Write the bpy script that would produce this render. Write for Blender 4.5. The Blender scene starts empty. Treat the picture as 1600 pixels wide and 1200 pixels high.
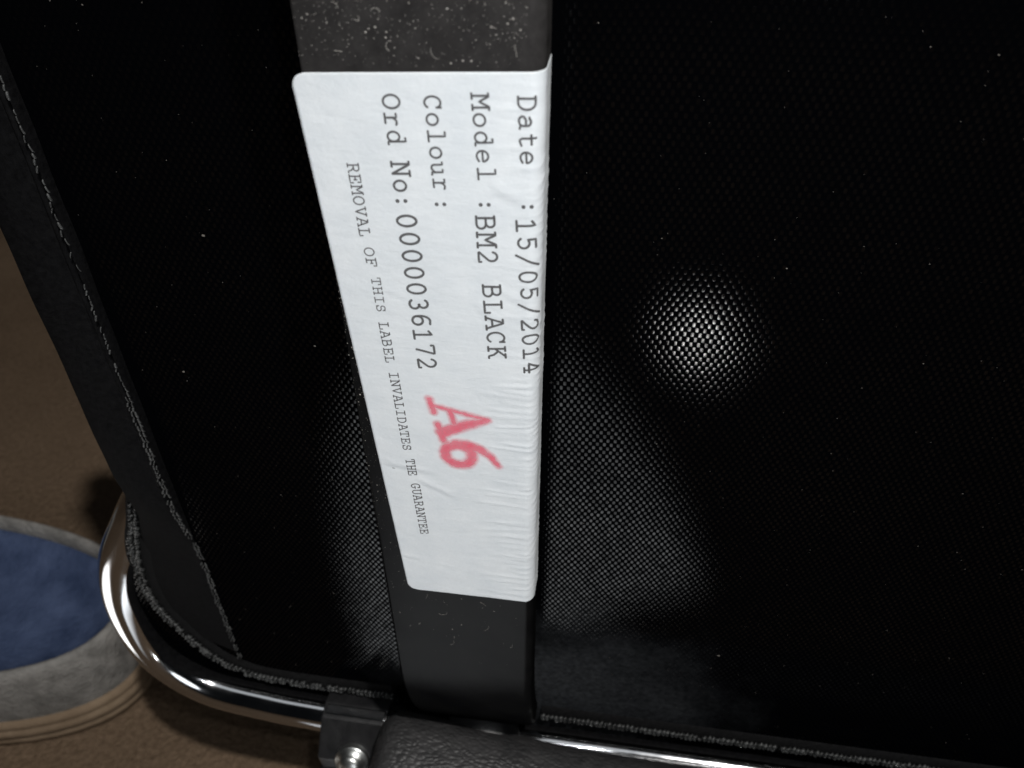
import bpy, bmesh, math, random
from mathutils import Vector, Matrix, noise
random.seed(7)
S = bpy.context.scene
COL = S.collection

# ------------------------------------------------------------------ camera
cam_d = bpy.data.cameras.new('camera'); cam = bpy.data.objects.new('camera', cam_d); COL.objects.link(cam)
cam_d.sensor_width = 36; cam_d.lens = 27; cam_d.clip_start = .005; cam_d.clip_end = 50
AX = Matrix(((0.9898, -0.0856, 0.1142), (0.1427, 0.6109, -0.7787), (-0.0031, 0.7870, 0.6169)))
CP = Vector((0.0107, -0.0952, 0.3000))
cam.matrix_world = Matrix.Translation(CP) @ AX.to_4x4()
cam_d.dof.use_dof = True; cam_d.dof.focus_distance = .135; cam_d.dof.aperture_fstop = 26
S.camera = cam

# ------------------------------------------------------------------ light
world = bpy.data.worlds.new('World'); S.world = world; world.use_nodes = True
world.node_tree.nodes['Background'].inputs[0].default_value = (.8, .9, 1, 1)
world.node_tree.nodes['Background'].inputs[1].default_value = .005

def area(name, loc, target, size, watts, col=(1, 1, 1), shape='DISK', size_y=None, spread=None):
    d = bpy.data.lights.new(name, 'AREA'); d.shape = shape; d.size = size; d.energy = watts; d.color = col
    if size_y: d.size_y = size_y
    if spread: d.spread = math.radians(spread)
    o = bpy.data.objects.new(name, d); COL.objects.link(o); o.location = loc
    o.rotation_euler = (Vector(target) - Vector(loc)).to_track_quat('-Z', 'Y').to_euler()
    return o

# phone torch right beside the lens
area('phone_torch', CP + AX @ Vector((.012, .012, 0)), (-.005, 0, .22), .005, .064, (.95, .98, 1))
# added lamp above the camera, casting the torch's floor shadow of the tube
area('shadow_key', (.222, -.245, .98), (-.06, .03, .05), .026, 5.6, (1, .97, .93))
# added soft fill, level from behind the camera, brightening the label
area('front_fill', (.25, -1.2, .36), (0, 0, .2), .45, 1.5, (.97, .985, 1))
# long dim overhead light, added for the bright line on the chrome
area('overhead_light', (-.08, -.30, 1.5), (-.08, -.10, 0), 1.1, .75, (.95, .98, 1), 'RECTANGLE', .34)
# small bright light, added so its mirror image makes the round mesh spot
area('mesh_spot_light', (.066, -.252, .040), (.0287, .0195, .2256), .018, .062, (1, 1, .97))
# broad dim light added low in front, for the grey glow on the mesh
fg = area('added_low_glow', (-.018, -.100, .012), (-.020, -.05, .2), .16, .140, (.93, .97, 1), 'ELLIPSE', .31, 96)
fg.rotation_euler = (math.radians(180 - 20), 0, math.radians(-27))
area('added_low_glow', (-.220, -.050, .012), (-.12, .02, .14), .10, .010, (1, .97, .93), 'DISK', None, 60)  # second added light, for the pale band on the tube's left side

vs = S.view_settings
vs.view_transform = 'Standard'; vs.look = 'None'; vs.exposure = 0; vs.gamma = 1; vs.use_curve_mapping = False

# ------------------------------------------------------------------ helpers
def new_mat(name):
    m = bpy.data.materials.new(name); m.use_nodes = True
    nt = m.node_tree
    return m, nt, nt.nodes, nt.links

def mth(N, Lk, op, a, b=None, c=None):
    n = N.new('ShaderNodeMath'); n.operation = op
    for i, v in enumerate((a, b, c)):
        if v is None: continue
        if isinstance(v, (int, float)): n.inputs[i].default_value = v
        else: Lk.new(v, n.inputs[i])
    return n.outputs[0]

def ramp(N, Lk, f, p0, c0, p1, c1):
    r = N.new('ShaderNodeValToRGB')
    r.color_ramp.elements[0].position = p0; r.color_ramp.elements[0].color = (*c0, 1)
    r.color_ramp.elements[1].position = p1; r.color_ramp.elements[1].color = (*c1, 1)
    Lk.new(f, r.inputs[0]); return r.outputs[0]

def noise_tex(N, Lk, scale, detail=4, rough=.55, vec=None):
    n = N.new('ShaderNodeTexNoise'); n.inputs['Scale'].default_value = scale
    n.inputs['Detail'].default_value = detail; n.inputs['Roughness'].default_value = rough
    if vec is not None: Lk.new(vec, n.inputs['Vector'])
    return n.outputs[0]

def bump(N, Lk, h, dist, strength=1.0):
    b = N.new('ShaderNodeBump'); b.inputs['Distance'].default_value = dist; b.inputs['Strength'].default_value = strength
    Lk.new(h, b.inputs['Height']); return b.outputs[0]

def sm_(t):
    t = max(0, min(1, t)); return t * t * (3 - 2 * t)

def obj_coord(N): return N.new('ShaderNodeTexCoord').outputs['Object']

def simple(name, c0, c1, scale, rough=.5, metal=0, bdist=0, bscale=None, spec=.5):
    m, nt, N, Lk = new_mat(name); p = N['Principled BSDF']; v = obj_coord(N)
    f = noise_tex(N, Lk, scale, 5, .6, v)
    Lk.new(ramp(N, Lk, f, .3, c0, .7, c1), p.inputs['Base Color'])
    p.inputs['Roughness'].default_value = rough; p.inputs['Metallic'].default_value = metal
    p.inputs['Specular IOR Level'].default_value = spec
    if bdist:
        Lk.new(bump(N, Lk, noise_tex(N, Lk, bscale or scale * 3, 4, .6, v), bdist), p.inputs['Normal'])
    return m

def link(name, me, mat=None, parent=None, smooth=False):
    o = bpy.data.objects.new(name, me); COL.objects.link(o)
    if mat: me.materials.append(mat)
    if parent: o.parent = parent
    if smooth:
        for p in me.polygons: p.use_smooth = True
    return o

def mesh_from(name, v, f):
    me = bpy.data.meshes.new(name); me.from_pydata(v, [], f); me.update(); return me

def bm_mesh(name, bm):
    me = bpy.data.meshes.new(name); bmesh.ops.recalc_face_normals(bm, faces=bm.faces); bm.to_mesh(me); bm.free(); return me

def catmull(pts, n=10):
    P = [Vector(p) for p in pts]; P = [2 * P[0] - P[1]] + P + [2 * P[-1] - P[-2]]
    out = []
    for i in range(1, len(P) - 2):
        for k in range(n):
            t = k / n; a, b, c, d = P[i - 1], P[i], P[i + 1], P[i + 2]
            out.append(.5 * ((2 * b) + (c - a) * t + (2 * a - 5 * b + 4 * c - d) * t * t + (3 * b - a - 3 * c + d) * t ** 3))
    out.append(P[-2]); return out

def tube(bm, path, r, seg=16, caps=True):
    path = [Vector(p) for p in path]; rings = []
    up = None
    for i, p in enumerate(path):
        t = (path[min(i + 1, len(path) - 1)] - path[max(i - 1, 0)]).normalized()
        if up is None: up = t.orthogonal().normalized()
        up = (up - t * up.dot(t)).normalized(); sd = t.cross(up)
        rr = r[i] if isinstance(r, (list, tuple)) else r
        rings.append([bm.verts.new(p + rr * (math.cos(2 * math.pi * k / seg) * up + math.sin(2 * math.pi * k / seg) * sd)) for k in range(seg)])
    for a, b in zip(rings, rings[1:]):
        for k in range(seg): bm.faces.new((a[k], a[(k + 1) % seg], b[(k + 1) % seg], b[k]))
    if caps: bm.faces.new(rings[0][::-1]); bm.faces.new(rings[-1])

# ------------------------------------------------------------------ materials
def mat_weave():
    m, nt, N, Lk = new_mat('black_mesh_fabric'); N.remove(N['Principled BSDF']); out = N['Material Output']
    co = obj_coord(N); sep = N.new('ShaderNodeSeparateXYZ')
    wob = N.new('ShaderNodeTexNoise'); wob.inputs['Scale'].default_value = 60; wob.inputs['Detail'].default_value = 2
    Lk.new(co, wob.inputs['Vector'])
    wsub = N.new('ShaderNodeVectorMath'); wsub.operation = 'SUBTRACT'; Lk.new(wob.outputs['Color'], wsub.inputs[0]); wsub.inputs[1].default_value = (.5, .5, .5)
    wsc = N.new('ShaderNodeVectorMath'); wsc.operation = 'SCALE'; Lk.new(wsub.outputs[0], wsc.inputs[0]); wsc.inputs['Scale'].default_value = .0012
    wad = N.new('ShaderNodeVectorMath'); Lk.new(co, wad.inputs[0]); Lk.new(wsc.outputs[0], wad.inputs[1])
    Lk.new(wad.outputs[0], sep.inputs[0])
    x = mth(N, Lk, 'MULTIPLY', sep.outputs[0], math.pi / .00070)
    z = mth(N, Lk, 'MULTIPLY', sep.outputs[2], math.pi / .00103)
    cp = mth(N, Lk, 'COSINE', mth(N, Lk, 'SUBTRACT', x, z)); cq = mth(N, Lk, 'COSINE', mth(N, Lk, 'ADD', x, z))
    h = mth(N, Lk, 'MULTIPLY', mth(N, Lk, 'ADD', cp, cq), .5)
    mr = N.new('ShaderNodeMapRange'); mr.interpolation_type = 'SMOOTHSTEP'
    Lk.new(h, mr.inputs[0]); mr.inputs[1].default_value = -.06; mr.inputs[2].default_value = .66
    # every crossing shines a little differently
    irr = noise_tex(N, Lk, 900, 1, .5, co)
    irr2 = noise_tex(N, Lk, 45, 4, .6, co)
    k = mth(N, Lk, 'MULTIPLY', mr.outputs[0], mth(N, Lk, 'MULTIPLY_ADD', irr, 1.5, -.05))
    k = mth(N, Lk, 'MULTIPLY', k, mth(N, Lk, 'MULTIPLY_ADD', irr2, 1.0, .45))
    fac = mth(N, Lk, 'MULTIPLY', k, .048)
    nb = bump(N, Lk, h, 7e-6)
    g = N.new('ShaderNodeBsdfGlossy'); g.distribution = 'BECKMANN'; g.inputs['Roughness'].default_value = .15
    Lk.new(nb, g.inputs['Normal'])
    d = N.new('ShaderNodeBsdfDiffuse'); Lk.new(nb, d.inputs['Normal'])
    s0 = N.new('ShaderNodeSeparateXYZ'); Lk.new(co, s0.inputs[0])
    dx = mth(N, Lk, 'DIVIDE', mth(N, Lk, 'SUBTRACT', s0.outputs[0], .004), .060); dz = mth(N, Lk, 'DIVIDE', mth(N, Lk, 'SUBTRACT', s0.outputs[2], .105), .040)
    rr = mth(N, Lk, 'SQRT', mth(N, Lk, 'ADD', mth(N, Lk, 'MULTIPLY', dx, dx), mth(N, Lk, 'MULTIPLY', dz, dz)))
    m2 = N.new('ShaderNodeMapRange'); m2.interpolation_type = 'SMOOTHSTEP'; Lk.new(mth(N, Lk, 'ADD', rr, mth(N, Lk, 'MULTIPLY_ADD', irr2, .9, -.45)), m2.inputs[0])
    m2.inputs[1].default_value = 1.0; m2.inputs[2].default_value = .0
    painted_sheen = mth(N, Lk, 'MULTIPLY', m2.outputs[0], mth(N, Lk, 'MULTIPLY_ADD', irr, 1.2, .2))  # torch's grazing sheen painted into the colour of the lower fabric
    dm = N.new('ShaderNodeMix'); dm.data_type = 'RGBA'; Lk.new(painted_sheen, dm.inputs[0]); dm.inputs[6].default_value = (.0010, .0011, .0015, 1); dm.inputs[7].default_value = (.040, .043, .047, 1)
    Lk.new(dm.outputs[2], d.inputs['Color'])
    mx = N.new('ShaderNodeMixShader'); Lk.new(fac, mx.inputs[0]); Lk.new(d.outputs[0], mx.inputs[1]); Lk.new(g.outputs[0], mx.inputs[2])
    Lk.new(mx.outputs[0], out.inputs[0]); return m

def mat_paper():
    m, nt, N, Lk = new_mat('label_paper'); p = N['Principled BSDF']; co = obj_coord(N)
    f = noise_tex(N, Lk, 160, 6, .65, co); c = ramp(N, Lk, f, .25, (.67, .71, .745), .7, (.755, .785, .81))
    st = noise_tex(N, Lk, 420, 3, .7, co); s = ramp(N, Lk, st, .70, (0, 0, 0), .80, (1, 1, 1))
    mx = N.new('ShaderNodeMix'); mx.data_type = 'RGBA'; Lk.new(mth(N, Lk, 'MULTIPLY', s, .22), mx.inputs[0]); Lk.new(c, mx.inputs[6]); mx.inputs[7].default_value = (.52, .48, .40, 1)
    Lk.new(mx.outputs[2], p.inputs['Base Color']); p.inputs['Roughness'].default_value = .62; p.inputs['Specular IOR Level'].default_value = .25
    mp = N.new('ShaderNodeMapping'); mp.inputs['Scale'].default_value = (1, 1, 2.2); Lk.new(co, mp.inputs[0])
    h = mth(N, Lk, 'ADD', noise_tex(N, Lk, 260, 4, .6, mp.outputs[0]), mth(N, Lk, 'MULTIPLY', noise_tex(N, Lk, 1400, 2, .5, co), .25))
    Lk.new(bump(N, Lk, h, 1.7e-4, .8), p.inputs['Normal']); return m

def mat_ink(name, col, soft=False, lo=.55, hi=1.0):
    m, nt, N, Lk = new_mat(name); p = N['Principled BSDF']; co = obj_coord(N)
    p.inputs['Base Color'].default_value = (*col, 1); p.inputs['Roughness'].default_value = .7; p.inputs['Specular IOR Level'].default_value = .2
    f = noise_tex(N, Lk, 1500 if not soft else 700, 4, .65, co)
    a = mth(N, Lk, 'MULTIPLY_ADD', f, (hi - lo) * 1.6, lo - .12)
    if soft:
        at = N.new('ShaderNodeAttribute'); at.attribute_name = 'ink'
        a = mth(N, Lk, 'MULTIPLY', a, at.outputs['Fac'])
    cl = N.new('ShaderNodeClamp'); Lk.new(a, cl.inputs[0]); Lk.new(cl.outputs[0], p.inputs['Alpha']); return m

def mat_bar():
    m, nt, N, Lk = new_mat('black_powder_coat'); p = N['Principled BSDF']; co = obj_coord(N)
    f = noise_tex(N, Lk, 90, 6, .65, co)
    bc = ramp(N, Lk, f, .3, (.003, .003, .0035), .75, (.008, .008, .008))
    # settled dust on the upper bar, lightened further as painted torch sheen
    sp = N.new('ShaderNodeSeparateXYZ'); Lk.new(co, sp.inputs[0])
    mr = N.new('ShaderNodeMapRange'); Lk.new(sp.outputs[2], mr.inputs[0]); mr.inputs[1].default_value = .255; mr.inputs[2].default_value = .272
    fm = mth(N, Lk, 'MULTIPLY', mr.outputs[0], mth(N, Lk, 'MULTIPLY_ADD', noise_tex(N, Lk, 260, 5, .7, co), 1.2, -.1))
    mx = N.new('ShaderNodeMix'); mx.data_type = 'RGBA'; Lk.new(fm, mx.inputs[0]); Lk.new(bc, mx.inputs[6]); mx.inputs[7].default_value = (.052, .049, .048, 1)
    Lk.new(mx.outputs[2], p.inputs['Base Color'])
    Lk.new(ramp(N, Lk, noise_tex(N, Lk, 40, 4, .6, co), .3, (.26, .26, .26), .7, (.40, .40, .40)), p.inputs['Roughness'])
    p.inputs['Specular IOR Level'].default_value = 0
    nb = bump(N, Lk, noise_tex(N, Lk, 1800, 3, .6, co), 2.5e-5); Lk.new(nb, p.inputs['Normal'])
    g = N.new('ShaderNodeBsdfGlossy'); g.distribution = 'BECKMANN'; g.inputs['Roughness'].default_value = .30; Lk.new(nb, g.inputs['Normal'])
    ms = N.new('ShaderNodeMixShader'); ms.inputs[0].default_value = .0065; Lk.new(p.outputs[0], ms.inputs[1]); Lk.new(g.outputs[0], ms.inputs[2])
    Lk.new(ms.outputs[0], N['Material Output'].inputs[0]); return m

def mat_chrome():
    m, nt, N, Lk = new_mat('chrome'); p = N['Principled BSDF']; co = obj_coord(N)
    p.inputs['Metallic'].default_value = 1; p.inputs['Base Color'].default_value = (.55, .56, .58, 1)
    Lk.new(ramp(N, Lk, noise_tex(N, Lk, 120, 4, .6, co), .3, (.05, .05, .05), .8, (.16, .16, .16)), p.inputs['Roughness']); return m

def mat_leather():
    m, nt, N, Lk = new_mat('black_leatherette'); p = N['Principled BSDF']; co = obj_coord(N)
    vo = N.new('ShaderNodeTexVoronoi'); vo.inputs['Scale'].default_value = 1050; vo.feature = 'F1'
    mp = N.new('ShaderNodeMapping'); mp.inputs['Scale'].default_value = (.62, 1, 1); Lk.new(co, mp.inputs[0]); 
    nz = N.new('ShaderNodeTexNoise'); nz.inputs['Scale'].default_value = 300; Lk.new(mp.outputs[0], nz.inputs['Vector'])
    sc = N.new('ShaderNodeVectorMath'); sc.operation = 'MULTIPLY_ADD'; Lk.new(nz.outputs['Color'], sc.inputs[0]); sc.inputs[1].default_value = (.0022,) * 3; Lk.new(mp.outputs[0], sc.inputs[2])
    Lk.new(sc.outputs[0], vo.inputs['Vector'])
    h = mth(N, Lk, 'SUBTRACT', 1, vo.outputs['Distance'])
    Lk.new(ramp(N, Lk, noise_tex(N, Lk, 200, 4, .6, co), .3, (.024, .024, .025), .7, (.046, .045, .046)), p.inputs['Base Color'])
    p.inputs['Roughness'].default_value = .48; p.inputs['Specular IOR Level'].default_value = .35
    Lk.new(bump(N, Lk, h, 3.2e-4, .9), p.inputs['Normal']); return m

def mat_carpet():
    m, nt, N, Lk = new_mat('brown_carpet'); p = N['Principled BSDF']; co = obj_coord(N)
    a = noise_tex(N, Lk, 9, 4, .6, co); b = noise_tex(N, Lk, 420, 4, .7, co)
    f = mth(N, Lk, 'ADD', mth(N, Lk, 'MULTIPLY', a, .40), mth(N, Lk, 'MULTIPLY', b, .60))
    Lk.new(ramp(N, Lk, f, .33, (.100, .068, .043), .68, (.245, .172, .116)), p.inputs['Base Color'])
    p.inputs['Roughness'].default_value = .95; p.inputs['Specular IOR Level'].default_value = .1
    Lk.new(bump(N, Lk, noise_tex(N, Lk, 380, 4, .7, co), .003), p.inputs['Normal']); return m

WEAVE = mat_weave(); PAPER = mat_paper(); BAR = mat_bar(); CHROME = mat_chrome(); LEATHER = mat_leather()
INK = mat_ink('grey_print', (.105, .103, .105), False, .74, 1.0)
STAMP = mat_ink('red_stamp_ink', (.90, .11, .18), True, .42, .86)
SLEEVE = simple('black_webbing', (.0016, .0016, .0020), (.0062, .0062, .0068), 900, .8, 0, 1.2e-4, 2200, .06)
HEM = simple('black_hem_tape', (.003, .003, .0034), (.009, .009, .0095), 900, .85, 0, 1e-4, 2200, .12)
THREAD = simple('charcoal_thread', (.008, .0083, .0088), (.068, .071, .071), 420, .4, 0, 0, None, .5)
PLASTIC = simple('black_plastic', (.008, .008, .009), (.02, .02, .021), 300, .36, 0, 6e-5, 1500)
STEEL = simple('zinc_screw', (.62, .64, .64), (.80, .82, .80), 500, .33, 1)
DUST = simple('pale_dust', (.20, .185, .165), (.46, .44, .41), 700, .9, 0, 0, None, .1)
LINT = simple('grey_lint', (.06, .055, .05), (.22, .20, .18), 700, .9, 0, 0, None, .1)
FELT = simple('grey_felt', (.15, .146, .138), (.31, .30, .285), 130, .95, 0, 1e-3, 700, .1)
BLUE = simple('blue_lining', (.034, .052, .108), (.082, .114, .212), 70, .95, 0, 1e-3, 600, .1)
SOLE = simple('tan_sole', (.15, .105, .068), (.25, .185, .125), 70, .85, 0, 3e-4, 400, .2)

# ------------------------------------------------------------------ setting
bm = bmesh.new()
bmesh.ops.create_grid(bm, x_segments=40, y_segments=40, size=3)
floor = link('carpet_floor', bm_mesh('carpet_floor', bm), mat_carpet()); floor['kind'] = 'structure'
floor['label'] = 'worn brown carpet floor beneath the chair'

# ------------------------------------------------------------------ chair
chair = bpy.data.objects.new('chair', None); COL.objects.link(chair)
chair['label'] = 'black mesh chair back on a chrome tube frame with a white paper label'
chair['category'] = 'chair'

# -- chrome tube: bottom rail, rounded corner, side going up inside the sleeve
TR = .0055
RZ = 0.0780; RY = .0175
left = [(-.0880, .0290, .325), (-.0880, .0290, .25), (-.0880, .0290, .20), (-.0905, .0285, .178), (-0.0980, 0.0270, 0.1628), (-0.1055, 0.0245, 0.1502), (-0.1139, 0.0225, 0.1345), (-0.1173, 0.0212, 0.1172), (-0.1136, 0.0193, 0.0972), (-0.1003, 0.0180, 0.0841), (-0.0801, 0.0175, 0.0797), (-0.0638, 0.0175, 0.0780)]
path = catmull(left, 10) + [Vector((-0.0638 + .0025 * i, RY, RZ)) for i in range(1, 101)] + \
    catmull([(.19, RY, RZ), (.212, .0180, RZ + .003), (.228, .020, RZ + .018), (.230, .023, .12), (.222, .026, .16), (.218, .0290, .22), (.218, .0290, .325)], 8)
bm = bmesh.new(); tube(bm, path, TR, 36); frame = link('tube_frame', bm_mesh('tube_frame', bm), CHROME, chair, True)
bm = bmesh.new(); tube(bm, [(-.10 + .018 * i, .0290, .325) for i in range(19)], TR, 20); link('top_rail', bm_mesh('top_rail', bm), CHROME, chair, True)

# -- mesh panel, its edge lapped over the tube
PY = .0195
MID = Vector((.06, 0, .26))
def inward(i):
    t = path[min(i + 1, len(path) - 1)] - path[max(i - 1, 0)]; n = Vector((-t.z, 0, t.x)).normalized()
    return n if n.dot(MID - path[i]) > 0 else -n
outl = []
for i, p in enumerate(path):
    q = p + inward(i) * .0046
    if p.x < 0 and p.z > .14:
        f_ = sm_((p.z - .148) / .034); q.x = q.x + (-.0880 - q.x) * f_
    outl.append((q.x, PY, q.z))
bm = bmesh.new()
fr = [bm.verts.new(p) for p in outl]; bk = [bm.verts.new((p[0], p[1] + .0012, p[2])) for p in outl]
bm.faces.new(fr); bm.faces.new(bk[::-1])
for i in range(len(fr)): bm.faces.new((fr[i], fr[(i + 1) % len(fr)], bk[(i + 1) % len(fr)], bk[i]))
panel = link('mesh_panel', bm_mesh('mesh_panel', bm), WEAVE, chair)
# fabric edge wrapped over the tube
bm = bmesh.new(); rows = []
for i, p in enumerate(path):
    m = inward(i); side = abs(m.x)
    th1 = math.radians(88 + 40 * sm_(side) + 10 * sm_((p.z - .11) / .035) * (p.x < 0))
    th0 = math.radians(50)
    if p.z > .172 and p.x < 0: continue
    row = []
    for k in range(13):
        th = th0 + (th1 - th0) * k / 12
        rr = TR + (.0005 if k < 12 else .00012) + .00012 * noise.noise(p * 120)
        row.append(bm.verts.new(p + rr * (math.cos(th) * Vector((0, 1, 0)) + math.sin(th) * m)))
    rows.append(row)
for a, b in zip(rows, rows[1:]):
    for k in range(12): bm.faces.new((a[k], a[k + 1], b[k + 1], b[k]))
link('wrapped_edge', bm_mesh('wrapped_edge', bm), SLEEVE, panel, True)

def surf_y(x, z):
    best = min(path, key=lambda p: (p.x - x) ** 2 + (p.z - z) ** 2); d = math.hypot(best.x - x, best.z - z)
    yt = min(PY, best.y - math.sqrt(max(0, TR * TR - d * d)) - .0007)
    return yt + (PY - yt) * sm_((d - TR) / .0035)
def strand(bm, a, b, r, bulge, seg=5):
    a = Vector(a); b = Vector(b); m = (a + b) / 2 + Vector(bulge)
    tube(bm, [a, a * .7 + m * .3 + Vector(bulge) * .35, m, b * .7 + m * .3 + Vector(bulge) * .35, b], [r * .6, r, r, r, r * .6], seg)

def herringbone(path, y, w, step, r, skip=.0):
    bm = bmesh.new(); P = [Vector(p) for p in path]; d = 0; k = 0
    for a, b in zip(P, P[1:]):
        L = (b - a).length; t = (b - a) / L; n = Vector((-t.z, 0, t.x))
        while d < L:
            c = a + t * d
            for s in (-1, 1):
                if random.random() < skip: continue
                j = lambda: random.uniform(-.18, .18) * w
                p0 = c + n * (s * w * .22 + j()) + t * j(); p1 = c + n * (s * w * random.uniform(.55, 1) + j()) + t * (step * .75 + j())
                p0.y = surf_y(p0.x, p0.z) - y; p1.y = surf_y(p1.x, p1.z) - y
                strand(bm, p0, p1, r * random.uniform(.6, 1.35), (0, -r * 1.6, 0))
            d += step; k += 1
        d -= L
    return bm

# -- folded hem strip with its herringbone stitching, following the rail
hemL = catmull([(-.0955, PY, .1720), (-.1005, PY, .1570), (-.1046, PY, .1417), (-.1060, PY, .1290), (-.1041, PY, .1169), (-.0952, PY, .1001), (-.0865, PY, .0935), (-.0775, PY, .0912), (-.062, PY, .0906), (-.0415, PY, .0906)], 8)
hemR = [Vector((.0020 + .006 * i, PY, .0908)) for i in range(26)]
for pth, w in ((hemL, .0014), (hemR, .0012)):
    bm = bmesh.new(); rows = []
    for i, p in enumerate(pth):
        t = (pth[min(i + 1, len(pth) - 1)] - pth[max(i - 1, 0)]).normalized(); n = Vector((-t.z, 0, t.x))
        rows.append([bm.verts.new((p.x + n.x * o, surf_y(p.x + n.x * o, p.z + n.z * o) + dy, p.z + n.z * o)) for o, dy in ((.0040, .0001), (.0036, -.0004), (0, -.0006), (-.0016, -.0006), (-.0022, -.0004), (-.0026, .0002))])
    for a, b in zip(rows, rows[1:]):
        for k in range(5): bm.faces.new((a[k], a[k + 1], b[k + 1], b[k]))
    hem = link('hem', bm_mesh('hem', bm), HEM, chair, True)
    st = link('stitching', bm_mesh('stitching', herringbone(pth, .0008, w, .00125, .00042, .05)), THREAD, hem, True); st['kind'] = 'stuff'

# -- sleeve of webbing round the side tube, with its seam
prof = [(-.0866, .0193), (-.0867, .0182), (-.0870, .0170), (-.0880, .0163), (-.0930, .0152), (-.0975, .0152), (-.0988, .0166), (-.0990, .0205), (-.0985, .034), (-.0975, .0385)]
bm = bmesh.new(); rows = []
NZ = 120
for i in range(NZ + 1):
    row = []
    for k, (x, y) in enumerate(prof):
        t = min(1, k / 5); zb = .094 + (.108 - .094) * t
        if k > 6: zb += .004 * (k - 6)
        z = .323 + (zb - .323) * (i / NZ)
        if z < .178 and k < 8:
            hx = min(hemL, key=lambda q: abs(q.z - z)).x + .0012
            fx = sm_((.178 - z) / .022); fr_ = (x + .0864) / (-.0990 + .0864); x = x + (-.0864 + fr_ * (hx + .0864) - x) * fx
        wv = noise.noise(Vector((x * 40, 3.1, z * 60))) * .00035
        f_ = sm_((.172 - z) / .028); yy = y + wv
        if k < 8: yy = min(yy + ((surf_y(x, z) - .0004) - yy) * f_, surf_y(x, z) - .0004 + .002 * (1 - f_))
        row.append(bm.verts.new((x + wv * .6, yy, z)))
    rows.append(row)
for a, b in zip(rows, rows[1:]):
    for k in range(len(prof) - 1): bm.faces.new((a[k], a[k + 1], b[k + 1], b[k]))
sleeve = link('fabric_sleeve', bm_mesh('fabric_sleeve', bm), SLEEVE, chair, True)
bm = bmesh.new(); z = .320
while z > .100:
    x = -.0864 + noise.noise(Vector((0, 0, z * 90))) * .0004
    dz = random.uniform(.0009, .0017)
    if random.random() < (.92 if z < .2 else .8):
        for s in ((-1, 1) if z < .20 else (1,)):
            yv = .0160 + .0031 * sm_((.172 - z) / .028); strand(bm, (x + s * .0004, yv, z), (x + s * .0004 + random.uniform(-.0006, .0006), yv, z - dz * .9), random.uniform(.00012, .00026), (0, -.00025, 0))
    z -= dz
st = link('stitching', bm_mesh('stitching', bm), THREAD, sleeve, True); st['kind'] = 'stuff'
bm = bmesh.new(); tube(bm, [(-.0874 + noise.noise(Vector((0, 5, zz * 50))) * .0003, .0166, zz) for zz in [.320 - i * .003 for i in range(50)]], .0006, 8)
link('seam_cord', bm_mesh('seam_cord', bm), SLEEVE, sleeve, True)

# -- flat steel support bar (channel with folded edges)
BW, BT, RR, RL, BX = .030, .0068, .0019, .0006, .0009
def bar_profile():
    p = []
    for k in range(9):
        a = math.pi / 2 * k / 8; p.append((BX - RR + RR * math.sin(a), RR - RR * math.cos(a)))
    p.append((BX, BT))
    p.append((-BW, BT))
    for k in range(5):
        a = math.pi / 2 * k / 4; p.append((-BW + RL - RL * math.cos(a), RL - RL * math.sin(a)))
    return p
def bar_off(z):
    if z < .140: return 6.5 * (.140 - z) ** 2
    return 0
bp = bar_profile(); bm = bmesh.new(); rows = []
zs = [.325, .30, .25, .20, .16, .145] + [.140 - .0025 * i for i in range(18)]
for z in zs: rows.append([bm.verts.new((x, y + bar_off(z), z)) for x, y in bp])
for a, b in zip(rows, rows[1:]):
    for k in range(len(bp)): bm.faces.new((a[k], a[(k + 1) % len(bp)], b[(k + 1) % len(bp)], b[k]))
bm.faces.new(rows[0]); bm.faces.new(rows[-1][::-1])
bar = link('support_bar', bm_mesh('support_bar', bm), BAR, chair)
for p in bar.data.polygons: p.use_smooth = True
md = bar.modifiers.new('edge', 'EDGE_SPLIT'); md.split_angle = math.radians(40)

# dust and fibres lying on the bar
bm = bmesh.new()
def flake(bm, x, z, s, y=-.00002):
    n = random.randint(4, 6); a0 = random.random() * 6.28; c = bm.verts.new((x, y - s * .6, z)); el = random.uniform(.6, 1.5)
    ring = [bm.verts.new((x + s * el * math.cos(a0 + 6.283 * k / n) * random.uniform(.6, 1.2), y, z + s * math.sin(a0 + 6.283 * k / n) * random.uniform(.6, 1.2))) for k in range(n)]
    for k in range(n): bm.faces.new((c, ring[k], ring[(k + 1) % n]))
def fibre(bm, x, z, L, r, y=-.00005):
    a = random.random() * 6.28; p = Vector((x, y, z)); pts = [p.copy()]
    cv = random.uniform(-.5, .5)
    for k in range(7):
        a += cv + random.uniform(-.35, .35); p = p + Vector((math.cos(a), 0, math.sin(a))) * L / 7; pts.append(Vector((p.x, y - random.uniform(0, .0001), p.z)))
    tube(bm, pts, r, 4)
for i in range(760):
    x = -.0298 + .0285 * random.random(); z = .2725 + .012 * random.random() ** .9
    s = .00002 + .00006 * random.random() ** 2 + (.00009 if random.random() < .045 else 0)
    flake(bm, x, z, s)
for i in range(14): fibre(bm, random.uniform(-.027, -.002), random.uniform(.273, .283), random.uniform(.0004, .0018), random.uniform(.00002, .00004))
for i in range(330):
    z = random.uniform(.142, .27); x0 = -.0298; 
    lim = -.0313 + (.2696 - z) * .0617
    x = random.uniform(x0, max(x0 + .0004, lim)) if z > .168 else random.uniform(x0, -.0015)
    flake(bm, x, z, .00003 + .00007 * random.random() ** 3 + (.00008 if random.random() < .04 else 0))
for i in range(9): fibre(bm, random.uniform(-.027, -.003), random.uniform(.145, .166), random.uniform(.0006, .0022), .000022)
o = link('dust', bm_mesh('dust', bm), DUST, bar); o['kind'] = 'stuff'
bm = bmesh.new()
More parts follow.
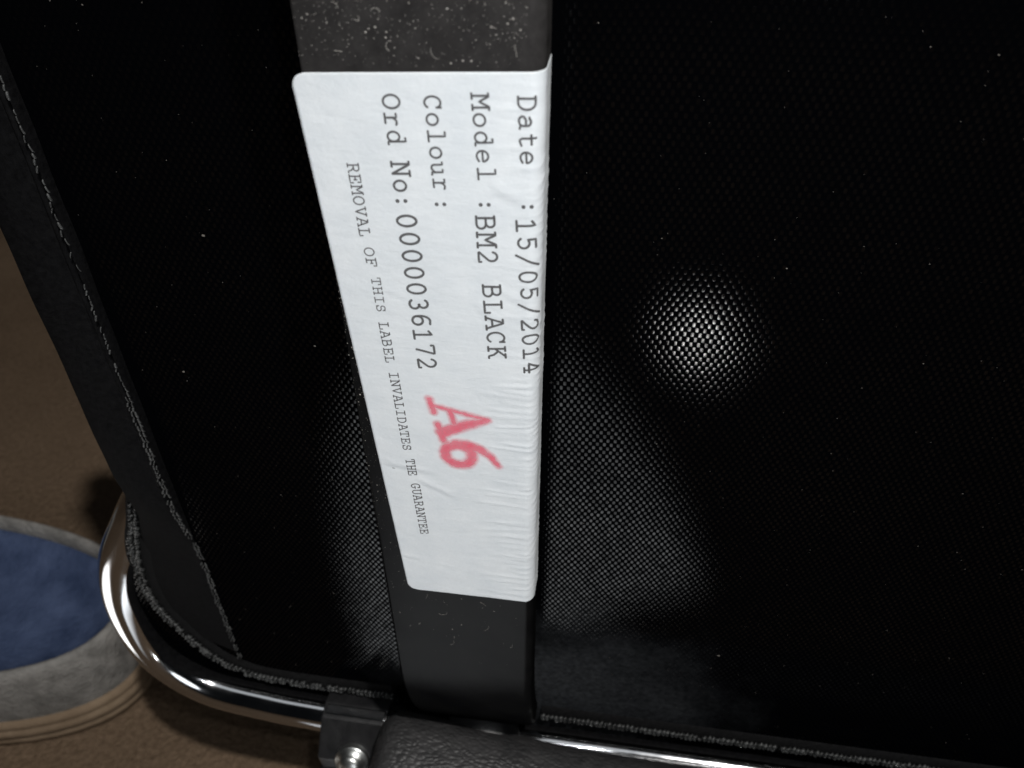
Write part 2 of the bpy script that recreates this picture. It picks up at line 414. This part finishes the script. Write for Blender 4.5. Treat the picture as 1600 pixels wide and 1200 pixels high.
for i in range(800):
    x = random.uniform(-.085, .12); z = random.uniform(.09, .29)
    flake(bm, x, z, .00004 + .00010 * random.random() ** 3 + (.00022 if random.random() < .010 else 0), PY - .0001)
o = link('lint', bm_mesh('lint', bm), LINT, panel); o['kind'] = 'stuff'

# -- paper label, folded round the right edge of the bar
random.seed(21)
CR = .0019
wr = []
for i in range(84):
    z = .169 + .103 * (i + random.uniform(-.4, .4)) / 84
    low = 1 if z < .225 else .45
    wr.append((z, -.0016 - random.uniform(.001, .0075) * (low + .3), random.uniform(.00022, .00050), random.uniform(.00004, .00014) * low, random.uniform(-.12, .12)))
creases = [((-.0262, .2045), (-.0165, .2030), .0007, .00010), ((-.0205, .2010), (-.0135, .1975), .0008, .00011), ((-.0252, .1790), (-.0218, .1786), .0005, .00010),
           ((-.018, .1775), (-.0150, .1772), .0004, .00005), ((-.0085, .2385), (-.0045, .236), .0009, .00006), ((-.006, .2580), (-.001, .2555), .0009, .00006),
           ((-.0228, .2405), (-.0190, .2395), .0005, .00004), ((-.0062, .2425), (-.0015, .2400), .0008, .00006)]
def sm(t): t = max(0, min(1, t)); return t * t * (3 - 2 * t)
def relief(s, z):
    h = noise.noise(Vector((s * 130, 1.7, z * 220))) * .00005 + noise.noise(Vector((s * 420, 4.2, z * 600))) * .000018
    for z0, xs, sg, am, sl in wr:
        dz = z - z0 - sl * (s + .002)
        if abs(dz) < sg * 3:
            h += am * math.exp(-(dz / sg) ** 2) * sm((s - xs) / .003) * (1 - sm((s + .0006) / .0012))
    for (x0, z0), (x1, z1), sg, am in creases:
        t = (s - x0) / (x1 - x0)
        if -.1 < t < 1.1:
            dz = z - (z0 + (z1 - z0) * t)
            if abs(dz) < 4 * sg: h += am * (math.exp(-(dz / sg) ** 2) - .6 * math.exp(-((dz + 1.6 * sg) / sg) ** 2)) * sm((t + .1) / .25) * sm((1.1 - t) / .5)
    q = sm((s + .0010) / .0018)
    if q > 0:
        ph = (z - .55 * s) / .0017 + 1.3 * noise.noise(Vector((s * 200, 0, z * 130)))
        h += q * .00013 * max(0, math.sin(ph * 6.283)) ** 2 * (.4 + noise.noise(Vector((9, s * 90, z * 160)))) * (1 if z < .262 else .15)
    return h
def wrap(s, z, lift=0.):
    h = relief(s, z) + .00008 + lift
    if s < BX - RR: return Vector((s, -h, z))
    a = (s - BX + RR) / RR
    if a < math.pi / 2: return Vector((BX - RR + (RR + h) * math.sin(a), RR - (RR + h) * math.cos(a), z))
    return Vector((BX + h, RR + (s - BX + RR - RR * math.pi / 2), z))
SE = BX - RR + RR * math.pi / 2 + (BT - RR)
def ztop(s): return .2714 + (s + .0299) * .040
def zbot(s): return .1684 + (s + .0229) * .009
def xleft(z): return -.0313 + (.2696 - z) * .0617
NU, NV = 110, 420
V = []; F = []
for j in range(NV + 1):
    v = j / NV
    zl = ztop(-.031) + (zbot(-.025) - ztop(-.031)) * v
    dt = ztop(-.031) - zl; db = zl - zbot(-.025)
    d = min(dt, db); ins = CR - math.sqrt(max(0, CR * CR - (CR - d) ** 2)) if d < CR else 0
    for i in range(NU + 1):
        u = i / NU; s0 = xleft(zl) + ins; s = s0 + (SE - s0) * u
        z = ztop(s) + (zbot(s) - ztop(s)) * v
        V.append(wrap(s, z))
for j in range(NV):
    for i in range(NU):
        a = j * (NU + 1) + i; F.append((a, a + NU + 1, a + NU + 2, a + 1))
label = link('paper_label', mesh_from('paper_label', V, F), PAPER, chair, True)
label['label'] = 'white paper label with typed text and a red stamp'
sd = label.modifiers.new('thickness', 'SOLIDIFY'); sd.thickness = .00007; sd.offset = -1

# -- stroke typeface (typewriter slab serif); cell 0..1 wide, cap height 1
def A(cx, cy, rx, ry, a0, a1, n=14):
    return [(cx + rx * math.cos(math.radians(a0 + (a1 - a0) * k / n)), cy + ry * math.sin(math.radians(a0 + (a1 - a0) * k / n))) for k in range(n + 1)]
G = {
 'D': [[(.10, 0), (.52, 0)] + A(.50, .5, .38, .5, -90, 90) + [(.10, 1)], [(.22, 0), (.22, 1)]],
 'a': [[(.20, .62)] + A(.47, .48, .25, .21, 135, 0) + [(.72, .06), (.90, .02)], [(.72, .40)] + A(.42, .20, .28, .21, 90, 270) + [(.60, .03), (.72, .16)]],
 't': [[(.38, .95), (.38, .22)] + A(.56, .20, .18, .21, 180, 300) + [(.84, .08)], [(.16, .68), (.78, .68)]],
 'e': [[(.16, .36), (.86, .36)] + A(.51, .35, .35, .35, 0, 290)+ [(.84, .12)]],
 ':': [[(.5, .10), (.5, .13)], [(.5, .58), (.5, .61)]],
 '1': [[(.22, .84), (.5, 1), (.5, 0)], [(.18, 0), (.82, 0)]],
 '5': [[(.80, 1), (.26, 1), (.24, .58)] + A(.48, .34, .33, .31, 115, -150)],
 '/': [[(.12, -.14), (.88, 1.14)]],
 '0': [A(.5, .5, .33, .5, 0, 360, 28)],
 '2': [A(.48, .70, .31, .30, 165, -38) + [(.16, .02), (.16, 0), (.84, 0), (.84, .12)]],
 '4': [[(.86, .30), (.12, .30), (.64, 1), (.66, 1), (.66, 0)], [(.46, 0), (.84, 0)]],
 'M': [[(.0, 1), (.20, 1), (.5, .42), (.80, 1), (1.0, 1)], [(.15, 1), (.15, 0)], [(.85, 1), (.85, 0)], [(.0, 0), (.32, 0)], [(.68, 0), (1.0, 0)]],
 'o': [A(.5, .35, .36, .35, 0, 360, 26)],
 'd': [A(.44, .35, .32, .35, 0, 360, 26), [(.54, 1.04), (.76, 1.04), (.76, 0), (.94, 0)]],
 'l': [[(.24, 1.04), (.52, 1.04), (.52, 0)], [(.16, 0), (.88, 0)]],
 'B': [[(.08, 1), (.50, 1)] + A(.54, .76, .25, .24, 90, -90) + [(.20, .52)], [(.56, .52)] + A(.58, .26, .30, .26, 90, -90) + [(.08, 0)], [(.20, 1), (.20, 0)]],
 'L': [[(.08, 1), (.56, 1)], [(.32, 1), (.32, 0)], [(.08, 0), (.90, 0), (.90, .30)]],
 'A': [[(.24, 1), (.54, 1), (.92, 0)], [(.48, 1), (.10, 0)], [(.0, 0), (.30, 0)], [(.70, 0), (1.02, 0)], [(.24, .36), (.78, .36)]],
 'C': [[(.84, 1.0), (.84, .72)], A(.52, .5, .40, .5, 38, 318, 24)],
 'K': [[(.06, 1), (.40, 1)], [(.06, 0), (.40, 0)], [(.22, 1), (.22, 0)], [(.82, 1), (.24, .42)], [(.42, .58), (.70, .30), (.80, 0), (.96, 0)], [(.62, 1), (.94, 1)]],
 'u': [[(.06, .68), (.22, .68), (.22, .20)] + A(.44, .20, .22, .20, 180, 300) + [(.74, .18)], [(.58, .68), (.76, .68), (.76, 0), (.94, 0)]],
 'r': [[(.14, .68), (.38, .68), (.38, 0)], [(.12, 0), (.72, 0)], [(.38, .40)] + A(.68, .42, .28, .26, 160, 55)],
 'O': [A(.5, .5, .41, .5, 0, 360, 30)],
 'N': [[(.0, 1), (.20, 1), (.80, .02)], [(.16, 1), (.16, 0)], [(.0, 0), (.34, 0)], [(.82, 0), (.82, 1)], [(.62, 1), (1.0, 1)]],
 '3': [A(.46, .75, .29, .25, 150, -80), A(.47, .27, .33, .27, 85, -150)],
 '6': [[(.80, .96)] + A(.56, .46, .38, .53, 95, 200), A(.52, .29, .32, .29, 0, 360, 26)],
 '7': [[(.18, .84), (.18, 1), (.82, 1), (.82, .94), (.46, 0)]],
 'R': [[(.06, 1), (.52, 1)] + A(.54, .75, .27, .25, 90, -90) + [(.22, .50)], [(.22, 1), (.22, 0)], [(.06, 0), (.40, 0)], [(.52, .50), (.74, .28), (.84, 0), (1.0, 0)]],
 'E': [[(.06, 1), (.84, 1), (.84, .72)], [(.22, 1), (.22, 0)], [(.06, 0), (.88, 0), (.88, .30)], [(.22, .52), (.58, .52)], [(.58, .64), (.58, .40)]],
 'V': [[(.0, 1), (.34, 1)], [(.66, 1), (1.0, 1)], [(.14, 1), (.5, 0), (.86, 1)]],
 'F': [[(.06, 1), (.88, 1), (.88, .72)], [(.24, 1), (.24, 0)], [(.06, 0), (.52, 0)], [(.24, .52), (.60, .52)], [(.60, .64), (.60, .40)]],
 'T': [[(.10, .70), (.10, 1), (.90, 1), (.90, .70)], [(.5, 1), (.5, 0)], [(.28, 0), (.72, 0)]],
 'H': [[(.04, 1), (.36, 1)], [(.64, 1), (.96, 1)], [(.20, 1), (.20, 0)], [(.80, 1), (.80, 0)], [(.04, 0), (.36, 0)], [(.64, 0), (.96, 0)], [(.20, .52), (.80, .52)]],
 'I': [[(.18, 1), (.82, 1)], [(.5, 1), (.5, 0)], [(.18, 0), (.82, 0)]],
 'S': [[(.80, .98), (.80, .72)], A(.50, .74, .29, .26, 30, 235) + A(.48, .27, .35, .27, 70, -150), [(.16, .02), (.16, .30)]],
 'G': [[(.82, 1), (.82, .74)], A(.52, .5, .40, .5, 38, 320, 22) + [(.82, .12), (.82, .42)], [(.54, .42), (.96, .42)]],
 'U': [[(.02, 1), (.34, 1)], [(.66, 1), (.98, 1)], [(.18, 1), (.18, .34)] + A(.5, .34, .32, .34, 180, 360) + [(.82, 1)]],
}
WORDS = [
    ('Date', (-0.00240, 0.26995), (-0.00197, 0.26067), (-0.00027, 0.27003), (0.00020, 0.26079)),
    (':', (-0.00187, 0.25623), (-0.00186, 0.25392), (0.00037, 0.25637), (0.00041, 0.25407)),
    ('15/05/2014', (-0.00255, 0.25359), (-0.00122, 0.22660), (-0.00002, 0.25376), (0.00121, 0.22685)),
    ('Model', (-0.00823, 0.26994), (-0.00762, 0.25823), (-0.00614, 0.27002), (-0.00538, 0.25837)),
    (':', (-0.00768, 0.25624), (-0.00767, 0.25382), (-0.00541, 0.25638), (-0.00537, 0.25397)),
    ('BM2', (-0.00812, 0.25360), (-0.00791, 0.24569), (-0.00563, 0.25376), (-0.00522, 0.24590)),
    ('BLACK', (-0.00752, 0.24278), (-0.00678, 0.22915), (-0.00498, 0.24298), (-0.00415, 0.22942)),
    ('Colour', (-0.01425, 0.26953), (-0.01374, 0.25642), (-0.01220, 0.26962), (-0.01152, 0.25655)),
    (':', (-0.01378, 0.25577), (-0.01384, 0.25351), (-0.01156, 0.25591), (-0.01159, 0.25366)),
    ('Ord', (-0.01968, 0.26946), (-0.01942, 0.26249), (-0.01753, 0.26955), (-0.01717, 0.26261)),
    ('No', (-0.01937, 0.26050), (-0.01930, 0.25590), (-0.01700, 0.26063), (-0.01687, 0.25604)),
    (':', (-0.01930, 0.25590), (-0.01935, 0.25363), (-0.01696, 0.25604), (-0.01698, 0.25379)),
    ('0000036172', (-0.01940, 0.25315), (-0.01819, 0.22583), (-0.01665, 0.25333), (-0.01534, 0.22613)),
    ('REMOVAL', (-0.02551, 0.25999), (-0.02508, 0.24893), (-0.02399, 0.26007), (-0.02356, 0.24904)),
    ('OF', (-0.02480, 0.24742), (-0.02455, 0.24399), (-0.02336, 0.24753), (-0.02313, 0.24410)),
    ('THIS', (-0.02424, 0.24251), (-0.02398, 0.23625), (-0.02292, 0.24261), (-0.02266, 0.23637)),
    ('LABEL', (-0.02397, 0.23462), (-0.02360, 0.22668), (-0.02253, 0.23475), (-0.02221, 0.22682)),
    ('INVALIDATES', (-0.02335, 0.22503), (-0.02251, 0.20763), (-0.02190, 0.22518), (-0.02111, 0.20782)),
    ('THE', (-0.02233, 0.20580), (-0.02212, 0.20154), (-0.02080, 0.20601), (-0.02063, 0.20175)),
    ('GUARANTEE', (-0.02192, 0.19978), (-0.02109, 0.18594), (-0.02035, 0.20000), (-0.01962, 0.18618)),
]
def ribbon(V, F, pts, w, lift, ink=None, prof=((-1, 1), (1, 1))):
    # pts: list of (s, z); w: half width (number or list); a band of quads with rounded ends
    P = [Vector((a, b)) for a, b in pts]
    Q = [P[0]]; Wd = [w[0] if isinstance(w, list) else w]
    for i in range(1, len(P)):
        n = max(1, int((P[i] - P[i - 1]).length / .00025))
        for k in range(1, n + 1):
            Q.append(P[i - 1].lerp(P[i], k / n)); Wd.append((w[i - 1] + (w[i] - w[i - 1]) * k / n) if isinstance(w, list) else w)
    P = Q; rows = []
    m = len(P); stations = []
    for i in range(m):
        t = (P[min(i + 1, m - 1)] - P[max(i - 1, 0)]); t = t.normalized() if t.length > 0 else Vector((1, 0))
        n = Vector((-t.y, t.x))
        if i == 0:
            for k in (1.0, .75, .4): stations.append((P[0] - t * Wd[0] * k * .9, n, Wd[0] * math.sqrt(max(.02, 1 - k * k)), 1 - k))
        stations.append((P[i], n, Wd[i], 1))
        if i == m - 1:
            for k in (.4, .75, 1.0): stations.append((P[i] + t * Wd[i] * k * .9, n, Wd[i] * math.sqrt(max(.02, 1 - k * k)), 1 - k))
    b = len(V); np_ = len(prof)
    for c, n, hw, e in stations:
        for o, al in prof:
            q = c + n * hw * o; V.append(wrap(q.x, q.y, lift))
            if ink is not None: ink.append(al * (e if e < 1 else 1))
    for i in range(len(stations) - 1):
        for k in range(np_ - 1):
            a = b + i * np_ + k; F.append((a, a + 1, a + np_ + 1, a + np_))
random.seed(5)
for text, b0, b1, t0, t1 in WORDS:
    V = []; F = []; n = len(text); lift = .00003; k = 0
    b0, b1, t0, t1 = map(Vector, (b0, b1, t0, t1))
    hw = (t0 - b0).length * (.064 if len(text) > 1 and text[0] in 'ROTLIG' and (t0 - b0).length < .0017 else .070)
    for ci, ch in enumerate(text):
        jx, jy = random.uniform(-.02, .02), random.uniform(-.015, .015)
        for stroke in G[ch]:
            pts = []
            for x, y in stroke:
                u = (ci + .06 + .88 * x + jx) / n; yy = y + jy
                p = b0.lerp(b1, u).lerp(t0.lerp(t1, u), yy); pts.append((p.x, p.y))
            ribbon(V, F, pts, hw * (1.75 if ch == ':' else 1), lift + 3e-6 * (k % 4)); k += 1
    link('printed_word', mesh_from('printed_word', V, F), INK, label)

# -- red rubber-stamped A6, bold and blurred
STAMPS = {
 'A': ((-0.01735, 0.22010), (-0.01552, 0.21124), (-0.00790, 0.22117), (-0.00593, 0.21245),
       [([(.16, .05), (.51, .92)], .030), ([(.52, .96), (.62, .62), (.82, .06)], [.035, .085, .105]), ([(.30, .33), (.66, .33)], .036), ([(.02, .03), (.32, .03)], .045), ([(.62, .03), (1.02, .03)], .050)]),
 '6': ((-0.01620, 0.21101), (-0.01502, 0.20412), (-0.00637, 0.21225), (-0.00513, 0.20548),
       [(A(.50, .30, .33, .24, 0, 360, 30), .080), ([(.14, .30), (.17, .50), (.30, .70), (.56, .86), (.88, .96)], [.09, .09, .075, .055, .035])]),
}
for ch, (b0, b1, t0, t1, strokes) in STAMPS.items():
    V = []; F = []; ink = []; b0, b1, t0, t1 = map(Vector, (b0, b1, t0, t1)); H = (t0 - b0).length; asp = (b1 - b0).length / H
    segs = []
    for pl, w in strokes:
        for i in range(len(pl) - 1):
            w0, w1 = (w[i], w[i + 1]) if isinstance(w, list) else (w, w)
            segs.append((Vector((pl[i][0] * asp, pl[i][1])), Vector((pl[i + 1][0] * asp, pl[i + 1][1])), w0, w1))
    GX, GY = 64, 64
    for j in range(GY + 1):
        for i in range(GX + 1):
            x = -.25 + 1.5 * i / GX; y = -.14 + 1.28 * j / GY
            q = b0.lerp(b1, x).lerp(t0.lerp(t1, x), y); V.append(wrap(q.x, q.y, .00003 + (4e-6 if ch == '6' else 0)))
            c = Vector((x * asp, y)); best = -9
            for p0, p1, w0, w1 in segs:
                d = p1 - p0; t = max(0, min(1, (c - p0).dot(d) / max(1e-9, d.dot(d))))
                best = max(best, (w0 + (w1 - w0) * t) - (c - p0 - d * t).length)
            best += .014 * noise.noise(Vector((x * 9, y * 9, 2.2)))
            ink.append(sm((best + .080) / .130))
    for j in range(GY):
        for i in range(GX):
            k = j * (GX + 1) + i
            if max(ink[k], ink[k + 1], ink[k + GX + 1], ink[k + GX + 2]) > 0: F.append((k, k + 1, k + GX + 2, k + GX + 1))
    me = mesh_from('stamped_letter', V, F); at = me.attributes.new('ink', 'FLOAT', 'POINT'); at.data.foreach_set('value', ink)
    link('stamped_letter', me, STAMP, label)

# -- padded grip on the bottom rail, its clamp and screw
random.seed(3)
bm = bmesh.new(); rows = []
NX, NA = 60, 48
cy, cz, ay, az = .0000, .0705, .0160, .0275
for i in range(NX + 1):
    t = i / NX; x = -.0405 + .2005 * t
    g_ = 1.075 - .19 * sm_(t / .35); e = min(1, min(t, 1 - t) / .012); e = .86 + .14 * math.sqrt(max(0, 1 - (1 - e) ** 2)); e *= g_
    row = []
    for k in range(NA):
        a = 2 * math.pi * k / NA; c, s = math.cos(a), math.sin(a)
        p = 2.6; rr = (abs(c) ** p + abs(s) ** p) ** (-1 / p)
        w = 1 + .012 * noise.noise(Vector((x * 70, c * 1.5, s * 1.5)))
        z = cz + az * rr * s * e * w; y = cy + ay * rr * c * e * w
        row.append(bm.verts.new((x - (.0075 * (1 - t) ** 8) * (1 - (z - .04) / .06), y, z)))
    rows.append(row)
for a, b in zip(rows, rows[1:]):
    for k in range(NA): bm.faces.new((a[k], a[(k + 1) % NA], b[(k + 1) % NA], b[k]))
bm.faces.new(rows[0]); bm.faces.new(rows[-1])
link('padded_grip', bm_mesh('padded_grip', bm), LEATHER, chair, True)

def prism(prof, x0, x1, bev, name, mat, parent):
    bm = bmesh.new(); a = [bm.verts.new((x0, y, z)) for y, z in prof]; b = [bm.verts.new((x1, y, z)) for y, z in prof]
    bm.faces.new(a); bm.faces.new(b[::-1])
    for k in range(len(prof)): bm.faces.new((a[k], a[(k + 1) % len(prof)], b[(k + 1) % len(prof)], b[k]))
    bmesh.ops.recalc_face_normals(bm, faces=bm.faces)
    bmesh.ops.bevel(bm, geom=list(bm.edges), offset=bev, segments=2, affect='EDGES', profile=.6)
    return link(name, bm_mesh(name, bm), mat, parent)
def around(angs, r): return [(.0160 + q * math.cos(math.radians(a)), .0760 + q * math.sin(math.radians(a))) for a, q in ((a, r) for a in angs)]
clamp = prism(around((20, 62, 94, 114, 168, 205, 255, 310, 345), .0128), -.0610, -.0420, .0006, 'clamp', PLASTIC, chair)
prism([(.0160 + q * math.cos(math.radians(a)), .0760 + q * math.sin(math.radians(a))) for a, q in ((97, .0126), (109, .0126), (109, .0134), (97, .0134))], -.0600, -.0424, .0003, 'clamp_rib', CHROME, clamp)
prism([(.0180, .0640), (.0030, .0700), (-.0005, .0660), (-.0010, .0420), (.0180, .0400)], -.0625, -.0425, .0008, 'clamp_lug', PLASTIC, clamp)
bm = bmesh.new(); sd_ = Vector((0, -.9, .44)).normalized(); sb = Vector((-.0505, .0045, .0785))
tube(bm, [sb + sd_ * d for d in (-.004, .0012, .0018, .0019, .0034, .0042, .0045)], [.0052, .0052, .0048, .0036, .0034, .0024, .0008], 28)
link('screw', bm_mesh('screw', bm), STEEL, clamp, True)

bm = bmesh.new(); cb = Vector((-.0140, .0125, .0868)); cd = Vector((0, -.35, .94)).normalized()
tube(bm, [cb + cd * d for d in (-.004, .004, .0065, .0080, .0086)], [.0105, .0105, .0090, .0058, .0015], 32)
link('end_cap', bm_mesh('end_cap', bm), PLASTIC, chair, True)
# -- low column and foot plate below the rail
bm = bmesh.new(); tube(bm, [(.055, .0135, .071), (.055, .016, .04), (.055, .018, .004)], .011, 20); link('column', bm_mesh('column', bm), CHROME, chair, True)
bm = bmesh.new(); tube(bm, [(.055, .018, .0005), (.055, .018, .005), (.055, .018, .0065)], [.085, .085, .082], 40); link('foot_plate', bm_mesh('foot_plate', bm), PLASTIC, chair)

# ------------------------------------------------------------------ slipper on the carpet
slip = bpy.data.objects.new('slipper', None); COL.objects.link(slip); slip.location = (-.27, .062, 0)
slip['label'] = 'grey felt slipper with blue lining and tan layered sole on the carpet'; slip['category'] = 'slipper'
def outline(off, n=64):
    # foot-shaped outline about the slipper's own origin; heel toward +X
    pts = []
    for k in range(n):
        a = 2 * math.pi * k / n; c, s = math.cos(a), math.sin(a)
        hx = .105 if c > 0 else .150
        wy = .0405 + .0055 * (1 - c) / 2 
        p = 2.5; rr = (abs(c) ** p + abs(s) ** p) ** (-1 / p)
        pts.append(((hx - off) * rr * c, (wy - off) * rr * s))
    return pts
def loft(levels, name, mat, parent, close_top=False, close_bot=False):
    bm = bmesh.new(); rows = [[bm.verts.new((x, y, z)) for x, y in outline(off)] for off, z in levels]
    for a, b in zip(rows, rows[1:]):
        for k in range(len(a)): bm.faces.new((a[k], a[(k + 1) % len(a)], b[(k + 1) % len(a)], b[k]))
    if close_bot: bm.faces.new(rows[0][::-1])
    if close_top: bm.faces.new(rows[-1])
    return link(name, bm_mesh(name, bm), mat, parent, True)
sole = loft([(.004, .0002), (.0004, .0015), (0, .0045), (.0006, .0052), (.0006, .0058), (-.0002, .0064), (-.0002, .0098), (.0006, .0104), (.0006, .0110), (.0002, .0118), (.0003, .0140), (.002, .0152)], 'sole', SOLE, slip, True, True)
up = loft([(.0022, .0148), (.0012, .020), (.0006, .030), (.0008, .039), (.0014, .0435), (.0028, .0455), (.0044, .0448), (.0054, .0415), (.0056, .030), (.0050, .0155)], 'upper', FELT, slip)
ins = loft([(.0052, .0158), (.0056, .0390), (.0062, .0402), (.010, .036), (.020, .0325), (.03, .032)], 'lining', BLUE, slip, True, False)
bm = bmesh.new(); rows = []
for i in range(13):
    x = -.030 - .118 * i / 12; row = []
    for k in range(17):
        s = -1 + 2 * k / 16; wy = (.0435) * (1 - max(0, (-x - .03) / .118) ** 2.6) ** .5 if i < 12 else .002
        row.append(bm.verts.new((x, wy * s, .0455 + .020 * (1 - s * s) * (1 - (i / 12) ** 2))))
    rows.append(row)
for a, b in zip(rows, rows[1:]):
    for k in range(16): bm.faces.new((a[k], a[k + 1], b[k + 1], b[k]))
toe = link('toe_cap', bm_mesh('toe_cap', bm), FELT, slip, True)
md = toe.modifiers.new('thickness', 'SOLIDIFY'); md.thickness = .004
